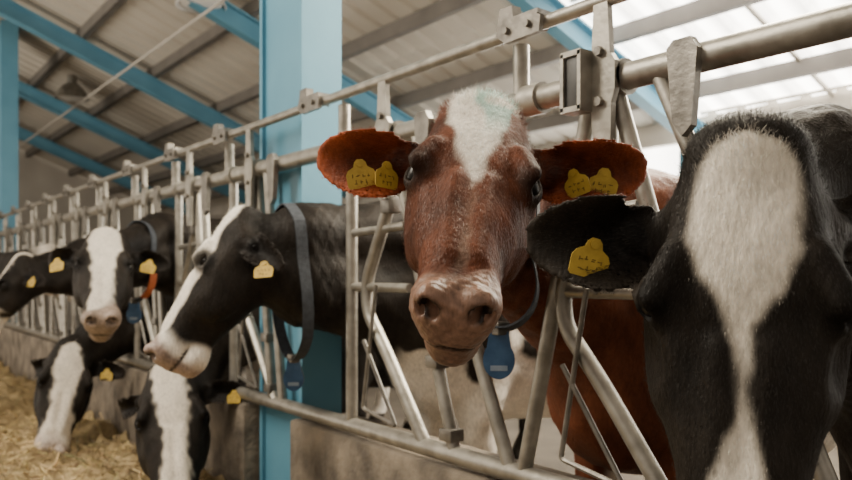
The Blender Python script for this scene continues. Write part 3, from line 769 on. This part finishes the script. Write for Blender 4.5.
headlock(units[0], 'galvanised headlock beside the closest black cow at right edge', 'headlocks of the feed fence')
headlock(units[1], 'galvanised headlock between the red cow and the closest black cow', 'headlocks of the feed fence', lb=(-.07, .16), latch=True)
headlock(units[2], 'galvanised headlock between the red cow and the profile cow', 'headlocks of the feed fence')
proto = headlock(units[3], 'galvanised headlock in front of the nearer blue column', 'headlocks of the feed fence', d1=(-.13, -.27), d2=(-.22, -.36), near=False)
labs = ['galvanised headlock just past the blue column, beside the grazing cow', 'galvanised headlock beside the raised-head cow with the orange collar strip', 'galvanised headlock beside the cow grazing farther left'] + \
       ['galvanised headlock, number %s past the grazing cows toward the far end' % w for w in ('one', 'two', 'three', 'four', 'five', 'six', 'seven', 'eight', 'nine')]
for y, lb_ in zip(units[4:], labs):
    t = proto.copy(); C.objects.link(t); t.location = (XF, y, .55); t['label'] = lb_
    for ch in list(proto.children):
        c = ch.copy(); C.objects.link(c); c.parent = t

# ------------------------------------------------------------------ kerb, floor, feed
def kerb(name, y0, y1):
    b = MB(); b.box((1.49, (y0 + y1) / 2, .255), (.26, y1 - y0, .51), None, .02)
    return struct(b.obj(name, M_CONC, None, smooth=True, loc=(1.49, y0, 0)))
kerb('trim_1', -.6, 2.73); kerb('trim_2', 3.15, 9.8); kerb('trim_3', 10.3, 16.4)
fl = MB(); fl.box((1.5, 7, -.05), (14, 22, .1)); struct(fl.obj('floor', M_FLOOR, None, smooth=False, loc=(0, 0, 0)))
xs = np.linspace(-2.0, 1.35, 80); ys = np.linspace(2.0, 15, 260)
XX, YY = np.meshgrid(xs, ys, indexing='ij'); PP = np.stack([XX.ravel(), YY.ravel(), 0 * XX.ravel()], 1)
def feed_h(x, y):
    q = np.stack([x, y, 0 * x], 1)
    return .13 * np.exp(-((x - .75) / .75) ** 2) * (1 + .25 * snoise(q, 4, 41)) + .026 * snoise(q, 13, 42) + .018 * snoise(q, 34, 43) + .03
PP[:, 2] = np.maximum(feed_h(PP[:, 0], PP[:, 1]), .006)
nyy = len(ys); Fq = [(i * nyy + j, (i + 1) * nyy + j, (i + 1) * nyy + j + 1, i * nyy + j + 1) for i in range(len(xs) - 1) for j in range(nyy - 1)]
feed = mk('feed_heap', PP, Fq, M_FEED, None, True, (.5, 6, 0)); tag(feed, 'heap of golden chopped straw feed lying along the kerb', 'feed', kind='stuff')
rg = np.random.default_rng(8); ns = 52000
yy = 2.2 + 9 * rg.random(ns) ** 1.7; xx = 1.33 - 2.4 * rg.random(ns) ** 1.1
zz = np.maximum(feed_h(xx, yy), .006) + .014 * rg.random(ns)
ang = rg.uniform(0, 6.28, ns); el = rg.normal(0, .35, ns); ln = rg.uniform(.012, .058, ns)
dr = np.stack([np.cos(ang) * np.cos(el), np.sin(ang) * np.cos(el), np.sin(el) + .1], 1); side = np.stack([-np.sin(ang), np.cos(ang), rg.normal(0, .4, ns)], 1)
c0 = np.stack([xx, yy, zz], 1); w = rg.uniform(.001, .0026, ns)[:, None]
SV = np.stack([c0 - dr * ln[:, None] - side * w, c0 + dr * ln[:, None] - side * w, c0 + dr * ln[:, None] + side * w, c0 - dr * ln[:, None] + side * w], 1).reshape(-1, 3)
SV[:, 0] = np.minimum(SV[:, 0], 1.355)
so = mk('straw', SV, [(4 * i, 4 * i + 1, 4 * i + 2, 4 * i + 3) for i in range(ns)], M_STRAW, None, False, (.5, 6, 0)); tag(so, 'loose golden straw stalks strewn over the feed heap', 'straw', kind='stuff')
clump = (.75 + .25 * np.clip(snoise(c0, 9, 44), -1, 1))[:, None]
sc_ = np.array([.86, .66, .34]) * rg.uniform(.35, 1.2, (ns, 1)) * clump + rg.normal(0, .02, (ns, 3)); sc_ = np.repeat(np.clip(sc_, .02, 1), 4, 0)
ca = so.data.color_attributes.new('Col', 'FLOAT_COLOR', 'POINT'); ca.data.foreach_set('color', np.c_[sc_, np.ones(len(sc_))].astype(np.float32).ravel())

# ------------------------------------------------------------------ columns and roof
def roofz(x): return CZ + 3.13 - .4 * x
def column(y0, y1, x0, x1, zt, label):
    b = MB(); yc = (y0 + y1) / 2; xc = (x0 + x1) / 2
    b.box((xc, y0 + .012, zt / 2), (x1 - x0, .024, zt)); b.box((xc, y1 - .012, zt / 2), (x1 - x0, .024, zt)); b.box((x0 + .025, yc, zt / 2), (.016, y1 - y0 - .048, zt))
    o = b.obj('steel_column', M_BLUE, None, smooth=False, loc=(xc, yc, 0)); return tag(o, label, 'column', 'blue steel columns')
column(2.75, 3.13, 1.425, 1.60, roofz(1.5) + .28, 'large blue steel column rising behind the profile cow')
column(9.85, 10.25, 1.425, 1.60, roofz(1.6) + .32, 'blue steel column at the far left edge of the photo')
RY = [3.76, 6.4, 9.0, 11.7, 14.3]
rlab = ['blue sloping roof beam nearest the camera, beside the bright skylights', 'blue sloping roof beam seen just left of the large column', 'longest blue sloping roof beam, at the far left column', 'second blue roof beam beyond the far left column', 'farthest blue roof beam near the end wall']
EX = 5.4
for y, lb_ in zip(RY, rlab):
    b = MB()
    def sect(dz0, dz1, w):
        a = []
        for x in (-.6, EX):
            for (yy_, dz) in ((-w, dz0), (w, dz0), (w, dz1), (-w, dz1)): a.append((x, y + yy_, roofz(x) + dz))
        b.add(a, [(0, 1, 2, 3), (7, 6, 5, 4), (0, 4, 5, 1), (1, 5, 6, 2), (2, 6, 7, 3), (3, 7, 4, 0)])
    sect(0, .018, .055); sect(.018, .172, .006); sect(.172, .19, .055)
    o = b.obj('roof_beam', M_BLUE, None, smooth=False, loc=(0, y, roofz(0))); tag(o, lb_, 'beam', 'blue roof beams')
    if y < 8:
        zt = roofz(EX); q = MB(); q.box((EX + .06, y, zt / 2), (.012, .2, zt)); q.box((EX - .03, y, zt / 2), (.18, .014, zt)); q.box((EX - .12, y, zt / 2), (.012, .2, zt))
        o = q.obj('steel_column', M_BLUE, None, smooth=False, loc=(EX, y, 0)); tag(o, 'blue eave column behind the two nearest cows' if y < 5 else 'blue eave column hidden behind the red cow', 'column', 'blue steel columns')
pur_x = [-.2, .55, 1.3, 2.05, 2.8, 3.55, 4.3, 5.05]
nm_ = ['ridge-side', 'second', 'third', 'fourth', 'fifth', 'sixth', 'seventh', 'eave-side']
for x, w_ in zip(pur_x, nm_):
    z = roofz(x) + .19; b = MB(); b.box((x, 8, z + .055), (.012, 17, .11)); b.box((x + .03, 8, z + .004), (.06, 17, .008)); b.box((x + .03, 8, z + .106), (.06, 17, .008))
    o = b.obj('roof_purlin', M_PURL, None, smooth=False, loc=(x, 8, z)); tag(o, 'dark steel purlin under the roof sheets, %s counting down the slope' % w_, 'purlin', 'dark purlins under the roof')
def sheet(x0, x1, y0, y1, name, mat):
    V = []; Fc = []; prof = []; y = y0; per = .25
    while y < y1 - 1e-6:
        for (d, h) in ((0, 0), (.16, 0), (.185, .03), (.225, .03)):
            if y + d <= y1: prof.append((y + d, h))
        y += per
    prof.append((y1, 0))
    nx = 5
    for i in range(nx):
        x = x0 + (x1 - x0) * i / (nx - 1)
        for (yy_, h) in prof: V.append((x, yy_, roofz(x) + .305 + h))
    m = len(prof)
    for i in range(nx - 1):
        for j in range(m - 1): Fc.append((i * m + j, i * m + j + 1, (i + 1) * m + j + 1, (i + 1) * m + j))
    return struct(mk(name, V, Fc, mat, None, False, (x0, y0, roofz(x0))))
sheet(-.7, 3.9, -.5, 16.5, 'ceiling', M_ROOF)
sheet(3.9, 5.75, 4.0, 16.5, 'ceiling', M_ROOF)
k = 0
for y0 in (-.25, .75, 1.75, 2.75):
    k += 1; w_ = sheet(3.9, 5.75, y0, y0 + (1.0 if y0 < 2.7 else 1.25), 'window_%d' % k, M_SKYL)
    for yy_ in (y0 + .02,):
        b = MB(); a_ = []
        for x in (3.9, 5.7):
            for (dy, dz) in ((-.015, .28), (.015, .28), (.015, .30), (-.015, .30)): a_.append((x, yy_ + dy, roofz(x) + dz))
        b.add(a_, [(0, 1, 2, 3), (7, 6, 5, 4), (0, 4, 5, 1), (1, 5, 6, 2), (2, 6, 7, 3), (3, 7, 4, 0)])
        b.obj('window_bar', M_BEAM, w_, smooth=False)
    for x in (3.95, 4.68, 5.4):
        b = MB(); b.box((x, y0 + .5, roofz(x) + .285), (.025, 1.0, .02)); b.obj('window_bar', M_BEAM, w_, smooth=False)
# open side of the barn: added glowing panel stands in for bright outdoors
b = MB(); b.box((EX + .17, 2.5, 1.5), (.02, 6.8, 1.42)); struct(b.obj('window_5', M_SIDEGLOW, None, smooth=False, loc=(EX, 2.5, .8)))
b = MB(); b.box((EX + .12, 8, CZ + 1.18), (.10, 17, .22)); tag(b.obj('eave_beam', M_BEAM, None, smooth=False, loc=(EX, 8, CZ + 1.18)), 'pale long eave beam under the lower roof edge', 'beam')
b = MB(); b.box((EX + .15, 8, .40), (.12, 17, .80)); struct(b.obj('wall_right', M_LOWW, None, smooth=False, loc=(EX, 8, 0)))
b = MB(); b.box((EX + .15, 11.2, 1.5), (.06, 10.6, 1.4)); struct(b.obj('wall_right_upper', M_WALL, None, smooth=False, loc=(EX, 11, .8)))
b = MB(); b.box((1, 16.6, 2.5), (9.6, .12, 5.2)); struct(b.obj('wall_back', M_WALL, None, smooth=False, loc=(1, 16.6, 0)))
b = MB(); b.tube([(2.35, -1, roofz(2.35) - .10), (2.35, 16.4, roofz(2.35) - .10)], .013, 8); tag(b.obj('conduit', M_CABLE, None, loc=(2.35, 0, roofz(2.35))), 'thin pale conduit pipe running lengthwise below the roof beams', 'pipe')
for (px, py, z, lb_) in ((72, 92, 10.0, 'bell-shaped ceiling lamp deep under the roof at left'), (201, -4, 6.6, 'white ceiling lamp cut by the top edge of the photo')):
    c = P(px, py, z); t = empty('ceiling_lamp', c, lb_, 'lamp', 'ceiling lamps')
    MB().lathe(c, [(.20, -.09), (.205, -.085), (.17, .0), (.11, .07), (.06, .11), (.055, .2), (.0, .21)]).obj('shade', M_WHITE if px > 100 else M_GALV, t)
    MB().lathe(c, [(.0, -.10), (.12, -.09), (.17, -.07), (.16, -.05)]).obj('diffuser', M_WHITE, t)
    MB().tube([c + np.array([0, 0, .2]), (c[0], c[1], roofz(c[0]) + .3)], .012, 8).obj('hanger', M_PURL, t)

# ------------------------------------------------------------------ light, world, camera
W = bpy.data.worlds.new('World'); bpy.context.scene.world = W; W.use_nodes = True
bg = W.node_tree.nodes['Background']; bg.inputs['Color'].default_value = (1, .88, .73, 1); bg.inputs['Strength'].default_value = .62
def area(loc, target, size, power, col=(1, .92, .79)):
    ld = bpy.data.lights.new('light', 'AREA'); ld.shape = 'RECTANGLE'; ld.size = size[0]; ld.size_y = size[1]; ld.energy = power; ld.color = col
    o = bpy.data.objects.new('area_light', ld); C.objects.link(o); o.location = loc
    o.rotation_euler = (Vector(target) - Vector(loc)).to_track_quat('-Z', 'Y').to_euler()
area((-1.0, 3.0, 4.0), (1.2, 1.8, 1.0), (1.0, 3.0), 235, (1, .90, .74))
area((2.75, 1.7, 2.9), (1.05, 1.2, 1.25), (.7, 3.0), 300, (1, .89, .70))  # added rim light behind the heads
area((-2.4, 8.0, 1.3), (2.8, 8.5, 4.2), (2.5, 9.0), 360, (1, .89, .74))  # added uplight to brighten the roof underside, no real source there
cam = bpy.data.cameras.new('Camera'); co = bpy.data.objects.new('Camera', cam); C.objects.link(co)
co.location = (0, 0, CZ); co.rotation_euler = (math.pi / 2, 0, -TH)
cam.sensor_width = 36; cam.lens = FOC / 852 * 36; cam.shift_y = 35 / 852
cam.clip_start = .05
cam.dof.use_dof = True; cam.dof.focus_distance = 1.36; cam.dof.aperture_fstop = 4.5
bpy.context.scene.camera = co
